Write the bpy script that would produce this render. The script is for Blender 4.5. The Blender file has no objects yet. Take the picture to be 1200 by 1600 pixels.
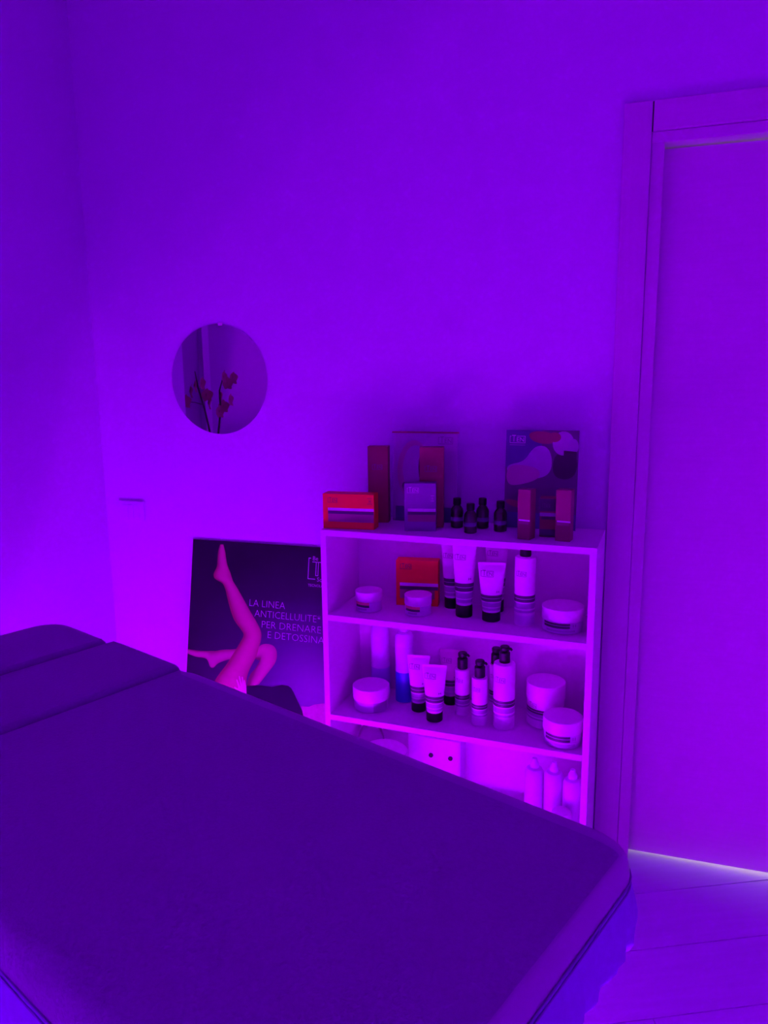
import bpy, bmesh, math, random
from mathutils import Matrix, Vector
random.seed(7)
R = math.radians
scene = bpy.context.scene
C = scene.collection

# ------------------------------------------------------------------ camera
cam_d = bpy.data.cameras.new('camera'); cam = bpy.data.objects.new('camera', cam_d); C.objects.link(cam)
cam_d.sensor_width = 36.0; cam_d.sensor_fit = 'AUTO'; cam_d.lens = 1160.0/1600.0*36.0
cam_d.clip_start = 0.02
cam.matrix_world = (Matrix.Translation((0, -2.2332, 1.5039)) @ Matrix.Rotation(R(18.417), 4, 'Z')
                    @ Matrix.Rotation(R(90-10.243), 4, 'X') @ Matrix.Rotation(R(-0.665), 4, 'Z'))
scene.camera = cam

# ------------------------------------------------------------------ world, exposure, lights
w = bpy.data.worlds.new('world'); scene.world = w; w.use_nodes = True
w.node_tree.nodes['Background'].inputs[0].default_value = (0, 0, 0, 1)
w.node_tree.nodes['Background'].inputs[1].default_value = 0.0
scene.view_settings.view_transform = 'Standard'
scene.view_settings.look = 'None'
scene.view_settings.exposure = 0.0
scene.view_settings.gamma = 1.0
scene.view_settings.use_curve_mapping = False
LED_COLOR = (0.445, 0.0, 1.0)
LED_POWER = 156.0            # strength of the LED strips under the bed
# lamp of the next room, behind the closed door (its light leaks round the leaf)
ld = bpy.data.lights.new('corridor_lamp', 'AREA'); ld.shape = 'RECTANGLE'; ld.size = 1.1; ld.size_y = 0.35
ld.energy = 34; ld.color = (1.0, 0.66, 0.82)
lo = bpy.data.objects.new('corridor_lamp', ld); C.objects.link(lo)
lo.location = (0.60, 1.38, 0.24); lo.rotation_euler = (R(-90), 0, 0)      # low wall lamp, shining towards the door

ld2 = bpy.data.lights.new('corridor_soffit_fill', 'AREA'); ld2.shape = 'RECTANGLE'; ld2.size = 0.4; ld2.size_y = 0.2  # added fill lamp, brightens the soffit above the leaf towards the right
ld2.energy = 16; ld2.color = (1.0, 0.48, 0.72)
lo2 = bpy.data.objects.new('corridor_soffit_fill', ld2); C.objects.link(lo2)
lo2.location = (1.15, 1.40, 1.98); lo2.rotation_euler = (R(-90), 0, 0)

# ------------------------------------------------------------------ materials
MATS = {}
def mat(name, col, rough=0.5, noise=0.0, scale=20.0, bump=0.0, metallic=0.0, stretch=None, trans=0.0, ior=1.45, spec=0.5, sheen=0.0, alpha=1.0):
    if name in MATS: return MATS[name]
    m = bpy.data.materials.new(name); m.use_nodes = True
    nt = m.node_tree; b = nt.nodes['Principled BSDF']
    b.inputs['Base Color'].default_value = (*col, 1)
    b.inputs['Roughness'].default_value = rough
    b.inputs['Metallic'].default_value = metallic
    b.inputs['Specular IOR Level'].default_value = spec
    b.inputs['Transmission Weight'].default_value = trans
    b.inputs['IOR'].default_value = ior
    b.inputs['Alpha'].default_value = alpha
    if sheen: b.inputs['Sheen Weight'].default_value = sheen; b.inputs['Sheen Roughness'].default_value = 0.4
    if noise or bump:
        tc = nt.nodes.new('ShaderNodeTexCoord'); src = tc.outputs['Object']
        if stretch:
            mp = nt.nodes.new('ShaderNodeMapping'); mp.inputs['Scale'].default_value = stretch
            nt.links.new(src, mp.inputs['Vector']); src = mp.outputs['Vector']
        n = nt.nodes.new('ShaderNodeTexNoise'); n.inputs['Scale'].default_value = scale; n.inputs['Detail'].default_value = 4
        nt.links.new(src, n.inputs['Vector'])
        if noise:
            mx = nt.nodes.new('ShaderNodeMix'); mx.data_type = 'RGBA'
            mx.inputs['A'].default_value = (*[c*(1-noise) for c in col], 1)
            mx.inputs['B'].default_value = (*[min(1, c*(1+noise)) for c in col], 1)
            nt.links.new(n.outputs['Fac'], mx.inputs['Factor']); nt.links.new(mx.outputs['Result'], b.inputs['Base Color'])
        if bump:
            bp = nt.nodes.new('ShaderNodeBump'); bp.inputs['Strength'].default_value = bump; bp.inputs['Distance'].default_value = 0.01
            nt.links.new(n.outputs['Fac'], bp.inputs['Height']); nt.links.new(bp.outputs['Normal'], b.inputs['Normal'])
    MATS[name] = m
    return m

M_wall = mat('wall_paint', (0.71, 0.75, 0.87), 0.85, 0.02, 6, 0.04, spec=0.2)
M_ceil = mat('ceiling_paint', (0.86, 0.87, 0.92), 0.9, 0.02, 6)
M_door = mat('door_laminate', (0.66, 0.62, 0.70), 0.5, 0.05, 5, 0.03, stretch=(1.2, 1, 22), spec=0.3)
M_doorv = mat('door_casing_laminate', (0.62, 0.59, 0.66), 0.5, 0.05, 5, 0.03, stretch=(22, 22, 1.2), spec=0.3)
M_seam = mat('dark_joint', (0.03, 0.03, 0.04), 0.9)
M_plank = mat('oak_laminate', (0.66, 0.68, 0.90), 0.32, 0.10, 4, 0.02, stretch=(1, 12, 12), spec=0.4)
M_sub = mat('subfloor_screed', (0.12, 0.11, 0.12), 0.9, 0.05, 10)
M_shelf = mat('white_melamine', (0.84, 0.82, 0.86), 0.4, 0.015, 10, spec=0.3)
M_white = mat('white_plastic', (0.88, 0.87, 0.88), 0.35)
M_white2 = mat('white_bottle_plastic', (0.74, 0.74, 0.86), 0.4)
M_offw = mat('frosted_plastic', (0.70, 0.66, 0.78), 0.35)
M_lilac = mat('print_lilac_grey', (0.42, 0.38, 0.50), 0.4)
M_black = mat('black_plastic', (0.010, 0.010, 0.013), 0.4, spec=0.3)
M_ink = mat('print_dark_ink', (0.05, 0.035, 0.07), 0.45)
M_greyink = mat('print_grey_ink', (0.20, 0.17, 0.24), 0.45)
M_line = mat('print_white_line', (0.8, 0.8, 0.82), 0.45)
M_pinkink = mat('print_pink_stripe', (0.85, 0.10, 0.25), 0.45)
M_red = mat('red_carton', (0.72, 0.03, 0.010), 0.5, 0.02, 30)
M_redside = mat('red_carton_edge', (0.45, 0.03, 0.03), 0.5)
M_maroon = mat('maroon_carton', (0.24, 0.035, 0.06), 0.5, 0.03, 30)
M_marlow = mat('print_maroon_panel', (0.30, 0.10, 0.17), 0.5)
M_pinkbox = mat('rose_carton', (0.23, 0.05, 0.085), 0.5, 0.03, 30)
M_purplebox = mat('violet_carton', (0.21, 0.13, 0.29), 0.45, 0.02, 30)
M_amber = mat('dark_amber_glass', (0.03, 0.012, 0.02), 0.12)
M_amberlab = mat('amber_bottle_label', (0.16, 0.12, 0.26), 0.5)
M_blue = mat('blue_label', (0.05, 0.10, 0.62), 0.4)
M_lightpurple = mat('pale_violet_label', (0.42, 0.36, 0.74), 0.4)
M_bed = mat('dark_towelling_cover', (0.27, 0.23, 0.37), 0.95, 0.10, 160, 0.25, spec=0.1, sheen=0.25)
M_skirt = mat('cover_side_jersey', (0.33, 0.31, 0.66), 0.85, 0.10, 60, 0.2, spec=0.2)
M_bed_edge = mat('smooth_bed_edge', (0.34, 0.255, 0.43), 0.42, 0.03, 30, spec=0.5)  # paler and smoother than the towelling, left off the near side
M_piping = mat('cover_piping', (0.22, 0.20, 0.42), 0.8)
M_base = mat('bed_base_laminate', (0.72, 0.72, 0.75), 0.5)
M_alu = mat('brushed_aluminium', (0.7, 0.7, 0.72), 0.35, metallic=1.0)
M_mirror = mat('tinted_mirror', (0.80, 0.76, 0.82), 0.015, metallic=1.0)
M_chrome = mat('chrome', (0.85, 0.85, 0.87), 0.12, metallic=1.0)
M_frame = mat('window_frame_paint', (0.62, 0.62, 0.70), 0.4)
M_blind = mat('closed_roller_blind', (0.42, 0.42, 0.50), 0.85, 0.06, 8, stretch=(1, 30, 1))
M_stem = mat('orchid_stem', (0.05, 0.10, 0.03), 0.6)
M_leaf = mat('orchid_leaf', (0.04, 0.12, 0.03), 0.45)
M_petal = mat('orchid_petal', (0.36, 0.07, 0.13), 0.6)
M_pot = mat('white_ceramic_pot', (0.75, 0.75, 0.75), 0.3)
M_soil = mat('bark_substrate', (0.06, 0.04, 0.03), 0.95, 0.3, 60)
M_paper = mat('white_paper', (0.80, 0.78, 0.82), 0.6)
M_posterink = mat('poster_lettering', (0.66, 0.60, 0.74), 0.5)
M_hair = mat('print_dark_hair', (0.03, 0.01, 0.03), 0.5)
M_print_skin = mat('print_skin_tone', (0.45, 0.24, 0.34), 0.5, 0.12, 14)
M_print_pale = mat('print_pale_cloth', (0.46, 0.40, 0.52), 0.5, 0.12, 14)
M_print_dark = mat('print_dark_shade', (0.11, 0.06, 0.13), 0.5, 0.15, 12)
M_print_navy = mat('print_navy', (0.08, 0.07, 0.22), 0.5, 0.08, 12)
M_print_red = mat('print_red', (0.26, 0.03, 0.08), 0.5, 0.1, 12)
M_clear = mat('clear_plastic', (0.9, 0.9, 0.95), 0.08, trans=0.85, ior=1.3)

def led_material():
    m = bpy.data.materials.new('violet_led'); m.use_nodes = True
    b = m.node_tree.nodes['Principled BSDF']
    b.inputs['Base Color'].default_value = (0.8, 0.8, 0.8, 1)
    b.inputs['Emission Color'].default_value = (*LED_COLOR, 1)
    b.inputs['Emission Strength'].default_value = LED_POWER
    return m
M_led = led_material()

# ------------------------------------------------------------------ mesh helpers
class MB:
    def __init__(s): s.v = []; s.f = []; s.m = []; s.col = None
    def quad(s, pts, mi=0):
        n = len(s.v); s.v += [tuple(p) for p in pts]; s.f.append(tuple(range(n, n+len(pts)))); s.m.append(mi); return s
    def box(s, x0, x1, y0, y1, z0, z1, mi=0):
        n = len(s.v)
        s.v += [(x, y, z) for z in (z0, z1) for y in (y0, y1) for x in (x0, x1)]
        for f in ((0,2,3,1),(4,5,7,6),(0,1,5,4),(2,6,7,3),(0,4,6,2),(1,3,7,5)):
            s.f.append(tuple(n+i for i in f)); s.m.append(mi)
        return s
    def rows(s, rows, mats=None, closed=True, cap0=True, cap1=True, capm=(0, 0)):
        """loft a list of rings (equal length); mats[i] for strip i"""
        n = len(s.v); k = len(rows[0])
        for r in rows: s.v += [tuple(p) for p in r]
        for i in range(len(rows)-1):
            mi = mats[i] if mats else 0
            for j in range(k if closed else k-1):
                a = n+i*k+j; b = n+i*k+(j+1) % k
                s.f.append((a, b, b+k, a+k)); s.m.append(mi)
        if closed and cap0: s.f.append(tuple(n+j for j in range(k))[::-1]); s.m.append(capm[0])
        if closed and cap1: s.f.append(tuple(n+(len(rows)-1)*k+j for j in range(k))); s.m.append(capm[1])
        return s
    def lathe(s, prof, seg=28, mats=None, c=(0, 0, 0), capm=(0, 0)):
        rr = [[(c[0]+r*math.cos(2*math.pi*j/seg), c[1]+r*math.sin(2*math.pi*j/seg), c[2]+z) for j in range(seg)] for r, z in prof]
        return s.rows(rr, mats, capm=capm)
    def tube(s, path, rad, seg=8, mi=0):
        P = [Vector(p) for p in path]; rows = []
        for i, p in enumerate(P):
            t = (P[min(i+1, len(P)-1)] - P[max(i-1, 0)]).normalized()
            a = t.cross(Vector((0, 0, 1)))
            if a.length < 1e-4: a = t.cross(Vector((1, 0, 0)))
            a.normalize(); b = a.cross(t)
            r = rad[i] if isinstance(rad, (list, tuple)) else rad
            rows.append([p+(a*math.cos(2*math.pi*j/seg)+b*math.sin(2*math.pi*j/seg))*r for j in range(seg)])
        return s.rows(rows, [mi]*(len(rows)-1), capm=(mi, mi))
    def build(s, name, mats, parent=None, loc=None, rot=None, smooth=False, bevel=0.0):
        me = bpy.data.meshes.new(name); me.from_pydata(s.v, [], s.f)
        if not isinstance(mats, (list, tuple)): mats = [mats]
        for m in mats: me.materials.append(m)
        me.polygons.foreach_set('material_index', s.m)
        bm = bmesh.new(); bm.from_mesh(me)
        if s.col is None: bmesh.ops.recalc_face_normals(bm, faces=bm.faces)
        if smooth:
            for f in bm.faces: f.smooth = len(f.verts) <= 4
            for e in bm.edges:
                if len(e.link_faces) == 2 and e.calc_face_angle() > R(32): e.smooth = False
        bm.to_mesh(me); bm.free()
        if s.col is not None:
            at = me.color_attributes.new('Col', 'FLOAT_COLOR', 'POINT')
            for i, c in enumerate(s.col): at.data[i].color = (*c, 1)
        o = bpy.data.objects.new(name, me); C.objects.link(o)
        if parent is not None: o.parent = parent
        if loc is not None: o.location = loc
        if rot is not None: o.rotation_euler = rot
        if bevel:
            bv = o.modifiers.new('bevel', 'BEVEL'); bv.width = bevel; bv.segments = 2; bv.limit_method = 'ANGLE'
        return o
def empty(name, loc, rz=0.0, rx=0.0):
    o = bpy.data.objects.new(name, None); C.objects.link(o); o.location = loc; o.rotation_euler = (rx, 0, rz); o.empty_display_size = 0.05
    return o
def tag(o, label, cat, group=None):
    o['label'] = label; o['category'] = cat
    if group: o['group'] = group
    return o
def struct(o, label=None):
    o['kind'] = 'structure'
    if label: o['label'] = label
    return o

_tc = {}
def text_polys(s, offset=0.0):
    """flat lettering: (verts2d, faces) at unit size, baseline at y=0, left aligned"""
    k = (s, offset)
    if k in _tc: return _tc[k]
    cu = bpy.data.curves.new('t', 'FONT'); cu.body = s; cu.size = 1.0; cu.resolution_u = 2; cu.offset = offset; cu.fill_mode = 'FRONT'
    ob = bpy.data.objects.new('t', cu); C.objects.link(ob)
    bpy.context.view_layer.update()
    me = bpy.data.meshes.new_from_object(ob.evaluated_get(bpy.context.evaluated_depsgraph_get()))
    vs = [(v.co.x, v.co.y) for v in me.vertices]; fs = [tuple(p.vertices) for p in me.polygons]
    C.objects.unlink(ob); bpy.data.objects.remove(ob); bpy.data.curves.remove(cu); bpy.data.meshes.remove(me)
    _tc[k] = (vs, fs); return _tc[k]
def add_text(mb, s, x, z, h, fmap, mi=0, width=None, offset=0.0):
    """capital height h; fmap(x, z) -> 3D point on the printed surface"""
    vs, fs = text_polys(s, offset)
    mx = max(v[0] for v in vs); sc = h/0.69; sx = sc if width is None else width/mx
    n = len(mb.v); mb.v += [fmap(x+v[0]*sx, z+v[1]*sc) for v in vs]
    for f in fs: mb.f.append(tuple(n+i for i in f)); mb.m.append(mi)
def add_rect(mb, x0, x1, z0, z1, fmap, mi=0, nx=1):
    n = len(mb.v)
    for z in (z0, z1):
        for i in range(nx+1): mb.v.append(fmap(x0+(x1-x0)*i/nx, z))
    for i in range(nx): mb.f.append((n+i, n+i+1, n+nx+1+i+1, n+nx+1+i)); mb.m.append(mi)
def logo(mb, x, z, w, fmap, mi=0):
    """the TEN mark: lettering in an outlined rectangle, the tall T breaking its top line"""
    h = w*0.46; t = w*0.035
    add_rect(mb, x, x+t, z, z+h, fmap, mi); add_rect(mb, x+w-t, x+w, z, z+h, fmap, mi)
    add_rect(mb, x, x+w, z, z+t, fmap, mi, 4); add_rect(mb, x+w*.45, x+w, z+h-t, z+h, fmap, mi, 3); add_rect(mb, x, x+w*.1, z+h-t, z+h, fmap, mi)
    add_text(mb, 'T', x+w*.13, z+h*.20, h*.92, fmap, mi, width=w*.26)
    add_text(mb, 'EN', x+w*.42, z+h*.20, h*.60, fmap, mi, width=w*.49)
def flat_map(y): return lambda x, z: (x, y, z)
def cyl_map(r):
    """x is arc length from the front (-Y), z height; r(z) radius"""
    def f(x, z):
        rr = (r(z) if callable(r) else r)+0.0004; a = x/rr
        return (rr*math.sin(a), -rr*math.cos(a), z)
    return f

# ------------------------------------------------------------------ the room
XL, XR, YB, ZC = -1.82, 1.45, -3.3, 2.85
OPX0, OPX1, OPZ = 0.017, 0.90, 2.137      # door opening in the back wall
wm = MB()
wm.box(XL-0.40, OPX0, 0, 0.10, -0.06, ZC); wm.box(OPX1, XR+0.1, 0, 0.10, -0.06, ZC); wm.box(OPX0, OPX1, 0, 0.10, OPZ, ZC)
struct(wm.build('wall_back', M_wall), 'pale painted wall behind the shelf, with the door opening')
# left wall with a deep window niche
NY0, NY1, NZ0, NZ1, NX = -1.96, -0.56, 1.02, 2.15, XL-0.30
lm = MB()
lm.box(NX-0.08, XL, YB, NY0, -0.06, ZC); lm.box(NX-0.08, XL, NY1, 0, -0.06, ZC)
lm.box(NX-0.08, XL, NY0, NY1, -0.06, NZ0); lm.box(NX-0.08, XL, NY0, NY1, NZ1, ZC)
struct(lm.build('wall_left', M_wall), 'pale painted side wall left of the round mirror')
struct(MB().box(XR, XR+0.1, YB, 0, -0.06, ZC).build('wall_right', M_wall))
struct(MB().box(NX-0.08, XR+0.1, YB-0.1, YB, -0.06, ZC).build('wall_front', M_wall))
struct(MB().box(NX-0.08, XR+0.1, YB-0.1, 0.10, ZC, ZC+0.08).build('ceiling', M_ceil))
# window in the niche (seen only in the mirror)
win = struct(empty('window_1', (NX, (NY0+NY1)/2, NZ0)), 'niche window with closed blind, seen in the round mirror')
hw = (NY1-NY0)/2; hh = NZ1-NZ0
fr = MB(); t = 0.055
fr.box(0, .05, -hw, -hw+t, 0, hh); fr.box(0, .05, hw-t, hw, 0, hh); fr.box(0, .05, -hw, hw, 0, t); fr.box(0, .05, -hw, hw, hh-t, hh)
fr.build('window_frame', M_frame, win)
MB().box(0, .05, .075, .135, t, hh-t).build('mullion', M_frame, win)
MB().box(.006, .022, -hw+t, .075, t, hh-t).build('pane', M_blind, win)
MB().box(.006, .022, .135, hw-t, t, hh-t).build('pane', M_blind, win)
struct(MB().box(NX+0.05, XL+0.02, NY0+0.002, NY1-0.002, NZ0, NZ0+0.02).build('trim_2', M_frame), 'stone sill in the window niche')

# floor: screed slab and individual planks laid at 26 degrees to the wall
floor = struct(MB().box(NX-0.08, XR+0.1, YB-0.1, 1.5, -0.06, -0.012).build('floor', M_sub), 'pale wood plank floor laid at an angle')
def clip(poly, ax, lim, keep_less):
    out = []
    for i in range(len(poly)):
        a, b = poly[i], poly[(i+1) % len(poly)]
        ina = (a[ax] <= lim) == keep_less or a[ax] == lim; inb = (b[ax] <= lim) == keep_less or b[ax] == lim
        if ina: out.append(a)
        if ina != inb:
            k = (lim-a[ax])/(b[ax]-a[ax]); out.append((a[0]+(b[0]-a[0])*k, a[1]+(b[1]-a[1])*k))
    return out
ang = R(26.0); du = (math.cos(ang), math.sin(ang)); dn = (-math.sin(ang), math.cos(ang))
PW, PL = 0.2065, 1.25
for iw in range(-16, 9):
    off = -0.170+iw*PW
    sh = (iw*0.47) % PL
    for il in range(-4, 4):
        a0 = il*PL+sh+0.0006; a1 = (il+1)*PL+sh-0.0006; b0 = off+0.0011; b1 = off+PW-0.0011
        poly = [(du[0]*a+dn[0]*b, du[1]*a+dn[1]*b) for a, b in ((a0, b0), (a1, b0), (a1, b1), (a0, b1))]
        for ax, lim, less in ((0, XL, False), (0, XR, True), (1, YB, False), (1, 1.45, True)):
            if poly: poly = clip(poly, ax, lim, less)
        if len(poly) < 3: continue
        cx = sum(p[0] for p in poly)/len(poly); cy = sum(p[1] for p in poly)/len(poly)
        loc = [((p[0]-cx)*du[0]+(p[1]-cy)*du[1], (p[0]-cx)*dn[0]+(p[1]-cy)*dn[1]) for p in poly]
        mb = MB(); mb.rows([[(x, y, -0.012) for x, y in loc], [(x, y, -0.0012) for x, y in loc], [(x*0.998, y*0.992, 0) for x, y in loc]])
        mb.build('plank', M_plank, floor, (cx, cy, 0), (0, 0, ang))
# baseboards
struct(MB().box(XL, -0.055, -0.010, 0, 0, 0.07).build('baseboard_back', M_door))
struct(MB().box(XL, XL+0.010, YB, -0.010, 0, 0.07).build('baseboard_left', M_door))

# corridor behind the door
struct(MB().box(-0.6, 1.55, 1.45, 1.55, -0.06, 2.7).box(-0.7, -0.6, 0.10, 1.55, -0.06, 2.7).box(1.55, 1.65, 0.10, 1.55, -0.06, 2.7).build('wall_corridor', M_ceil))
struct(MB().box(-0.7, 1.65, 0.10, 1.55, 2.7, 2.76).build('ceiling_corridor', M_ceil))

# door: leaf, frame and casing
door = struct(empty('door_1', (0.047, 0.049, 0.0)), 'closed pale laminate door beside the shelf')
lw = OPX1-0.034-0.047-0.002
leaf = MB(); y0, y1 = 0, 0.04
n0 = [(0.002, 0.008), (lw, 0.016), (lw, 2.098), (0.002, 2.104)]
leaf.rows([[(x, y0, z) for x, z in n0], [(x, y1, z) for x, z in n0]])
leaf.build('leaf', M_door, door)
MB().box(lw-0.085, lw-0.05, -0.008, 0, 0.93, 1.13).build('handle_plate', M_alu, door)
MB().tube([(lw-0.067, -0.008, 1.06), (lw-0.067, -0.05, 1.06), (lw-0.075, -0.055, 1.06), (lw-0.19, -0.055, 1.06)], 0.009).build('handle', M_alu, door, smooth=True)
trim = struct(empty('trim_1', (0, 0, 0)), 'flat laminate casing around the door')
MB().box(-0.055, 0.0165, -0.015, 0, 0, 2.2105).build('casing_upright', M_doorv, trim, bevel=0.002)
MB().box(0.0195, OPX1+0.06, -0.015, 0, 2.1366, 2.2105).build('casing_head', M_door, trim, bevel=0.002)
MB().box(OPX1, OPX1+0.072, -0.015, 0, 0, 2.1366).build('casing_upright', M_doorv, trim, bevel=0.002)
MB().box(0.0165, 0.0195, -0.006, -0.001, 2.1366, 2.2105).build('joint', M_seam, trim)
MB().box(0.0175, 0.051, -0.002, 0.045, 0, 2.108).box(0.0175, 0.0465, 0.045, 0.095, 0, 2.108).build('jamb', M_doorv, trim, bevel=0.0015)
MB().box(OPX1-0.034, OPX1, -0.002, 0.045, 0, 2.108).build('jamb', M_doorv, trim, bevel=0.0015)
MB().box(0.0175, OPX1, -0.002, 0.095, 2.108, 2.136).build('jamb_head', M_door, trim, bevel=0.0015)

# ------------------------------------------------------------------ treatment bed with LED strips
bed_dir = math.atan2(0.357, -0.934)
# local axes: +X from the foot end to the head end, +Y from the near side to the wall side
BED_L, BED_W = 1.68, 0.674
ex_ = Vector((-0.934, 0.357, 0)); eb = Vector((-0.357, -0.934, 0))     # l and b directions
foot_far = Vector((0.027, -1.209, 0)) - eb*0.030
bed = empty('treatment_bed', foot_far)
# local coords (l, b) -> object coords
def LB(l, b, z): p = ex_*l+eb*b; return (p.x, p.y, z)
tag(bed, 'treatment bed under a dark fitted towelling cover, filling the foreground', 'bed')
def rrect(l0, l1, b0, b1, rad, inset, n=8, per=40):
    """rounded rectangle outline: list of (l, b, arclength, outward l, outward b)"""
    r = rad if isinstance(rad, (list, tuple)) else [rad]*4
    pts = []
    cs = [(l0+r[0], b0+r[0], 180, r[0]), (l1-r[1], b0+r[1], 270, r[1]), (l1-r[2], b1-r[2], 0, r[2]), (l0+r[3], b1-r[3], 90, r[3])]
    raw = []
    for (cl, cb, a0, rr) in cs:
        for i in range(n+1):
            a = R(a0+90*i/n); raw.append((cl, cb, rr, math.cos(a), math.sin(a)))
    base = [(cl+rr*ca, cb+rr*sa, ca, sa) for cl, cb, rr, ca, sa in raw]
    # densify the straight runs
    dense = []; s = 0.0
    for i, p in enumerate(base):
        q = base[(i+1) % len(base)]
        d = math.hypot(q[0]-p[0], q[1]-p[1]); k = max(1, int(d/0.014))
        for j in range(k):
            f = j/k; dense.append((p[0]+(q[0]-p[0])*f, p[1]+(q[1]-p[1])*f, s+d*f, p[2]*(1-f)+q[2]*f, p[3]*(1-f)+q[3]*f))
        s += d
    return [(l-ol*inset, b-ob*inset, s_, ol, ob) for l, b, s_, ol, ob in dense]
def cushion(name, l0, l1, b0, b1, rad, ztop, zseam, zbot, m_top, shoulder, wr, seed, ends=(None, None), m_edge=None, far=None):
    rnd = random.Random(seed); ph = [rnd.uniform(0, 6.28) for _ in range(8)]
    O = rrect(l0, l1, b0, b1, rad, 0.0)
    def wave(s, k): return (math.sin(s*43+ph[0])*0.35+math.sin(s*71+ph[1])*0.4+math.sin(s*117+ph[2])*0.4+math.sin(s*183+ph[4])*0.25+math.sin(s*17+ph[3])*0.15)*wr*k
    def topz(l, b):
        return ztop + 0.0022*math.sin(l*7.3+b*5+ph[4])*math.sin(b*9+ph[5]) + 0.0012*math.sin(l*23+b*14+ph[6])
    e0 = shoulder if ends[0] is None else ends[0]; e1 = shoulder if ends[1] is None else ends[1]
    fs = (far or shoulder)/shoulder
    def inb(ob, k): return ob*k*(fs if ob < 0 else 1)
    def inl(ol, k): return ol*k*((e0 if ol < 0 else e1)/shoulder)
    rows = []; mats = []
    nn = 5
    for i in range(nn+1):     # shoulder quarter round
        a = R(90*i/nn); ins = shoulder*(1-math.sin(a)); z = zseam+(ztop-zseam)*math.cos(a)
        rows.append([LB(l-inl(ol, ins), b-inb(ob, ins), z) for l, b, s, ol, ob in O])
    # seam groove
    rows.append([LB(l-ol*0.002, b-ob*0.002, zseam-0.004) for l, b, s, ol, ob in O])
    ns = 9
    for i in range(1, ns+1):
        f = i/ns; k = math.sin(min(1, f*1.25)*math.pi/2)
        r_ = []
        for l, b, s, ol, ob in O:
            d = wave(s+0.03*f*math.sin(s*9), k)+0.016*math.sin(f*math.pi*0.6)-(0.045*(max(0, f-0.6)/0.4)**2)
            r_.append(LB(l+ol*d, b+ob*d, zseam-0.004-(zseam-0.004-zbot)*f+(0.004*math.sin(s*31+ph[7])*f if wr else 0)))
        rows.append(r_)
    rows.append([LB(l-ol*0.09, b-ob*0.09, zbot+0.004) for l, b, s, ol, ob in O])
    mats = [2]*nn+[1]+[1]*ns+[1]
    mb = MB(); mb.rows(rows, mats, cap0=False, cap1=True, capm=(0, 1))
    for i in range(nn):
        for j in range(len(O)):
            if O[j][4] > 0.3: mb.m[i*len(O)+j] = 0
    # top surface grown inwards ring by ring
    n0 = 0; k = len(O)
    cl, cb = (l0+l1)/2, (b0+b1)/2
    prev = list(range(0, k)); rings = 14
    inner0 = [(l-inl(ol, shoulder), b-inb(ob, shoulder)) for l, b, s, ol, ob in O]
    for i in range(1, rings+1):
        f = i/rings; fz = min(1, i/2)
        base = len(mb.v)
        for (l, b) in inner0:
            ll = cl+(l-cl)*(1-f*0.985); bb = cb+(b-cb)*(1-f*0.985)
            mb.v.append(LB(ll, bb, ztop+(topz(ll, bb)-ztop)*fz))
        cur = list(range(base, base+k))
        for j in range(k):
            mb.f.append((prev[j], prev[(j+1) % k], cur[(j+1) % k], cur[j])); mb.m.append(0)
        prev = cur
    mb.f.append(tuple(prev)); mb.m.append(0)
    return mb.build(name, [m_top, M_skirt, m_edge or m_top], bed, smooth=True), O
leg, O1 = cushion('leg_section_cover', 0.0, 1.112, -0.037, BED_W, [0.078, 0.045, 0.02, 0.045], 0.822, 0.777, 0.655, M_bed, 0.032, 0.0065, 3, (0.013, 0.006), M_bed_edge, 0.060)
back, O2 = cushion('back_section_cover', 1.120, 1.398, -0.014, BED_W, 0.022, 0.831, 0.798, 0.66, M_bed, 0.030, 0.0, 5, (0.006, 0.006))
head, O3 = cushion('head_section_cover', 1.406, BED_L, 0.010, BED_W-0.010, [0.022, 0.09, 0.09, 0.022], 0.840, 0.804, 0.67, M_bed, 0.034, 0.0, 8, (0.006, None))
# double piping round the foot section
for dz, nm in ((0.0015, 'piping'), (-0.0085, 'piping')):
    pth = [LB(l+ol*0.0015, b+ob*0.0015, 0.775+dz) for l, b, s, ol, ob in O1 if l < 1.09]
    k0 = next(i for i in range(len(O1)) if O1[i][0] < 1.09)
    seq = [q for q in O1]
    st = max(range(len(seq)), key=lambda i: (seq[i][1] > BED_W/2)*(seq[i][0] < 1.09)*seq[i][0])
    seq = seq[st:]+seq[:st]
    pth = [LB(l+ol*0.0012, b+ob*0.0012, 0.775+dz) for l, b, s, ol, ob in seq if l < 1.09]
    MB().tube(pth, 0.0016, 6).build(nm, M_piping, bed, smooth=True)
# frame under the cushions, plinth and LED strips
def lbbox(mb, l0, l1, b0, b1, z0, z1):
    n = len(mb.v)
    mb.v += [LB(l, b, z) for z in (z0, z1) for b in (b0, b1) for l in (l0, l1)]
    for f in ((0,2,3,1),(4,5,7,6),(0,1,5,4),(2,6,7,3),(0,4,6,2),(1,3,7,5)): mb.f.append(tuple(n+i for i in f)); mb.m.append(0)
    return mb
lbbox(MB(), 0.05, BED_L-0.09, 0.06, BED_W-0.06, 0.60, 0.665).build('bed_frame', M_base, bed, bevel=0.004)
PL0, PL1, PB0, PB1 = 0.14, 1.40, 0.25, BED_W-0.22
plinth = lbbox(MB(), PL0, PL1, PB0, PB1, 0.0, 0.60).build('plinth', M_base, bed, bevel=0.004)
LZ0, LZ1 = 0.03, 0.06
for (a0, a1, c0, c1, lz) in ((PL0, PL1, PB0-0.012, PB0-0.001, 0.048), (PL0, PL1, PB1+0.001, PB1+0.012, 0.115), (PL0-0.012, PL0-0.001, PB0, PB1, 0.215), (PL1+0.001, PL1+0.012, PB0, PB1, 0.120)):
    lbbox(MB(), a0, a1, c0, c1, LZ0, lz).build('led_strip', M_led, plinth)  # near, foot and head strips made taller to add fill light

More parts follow.
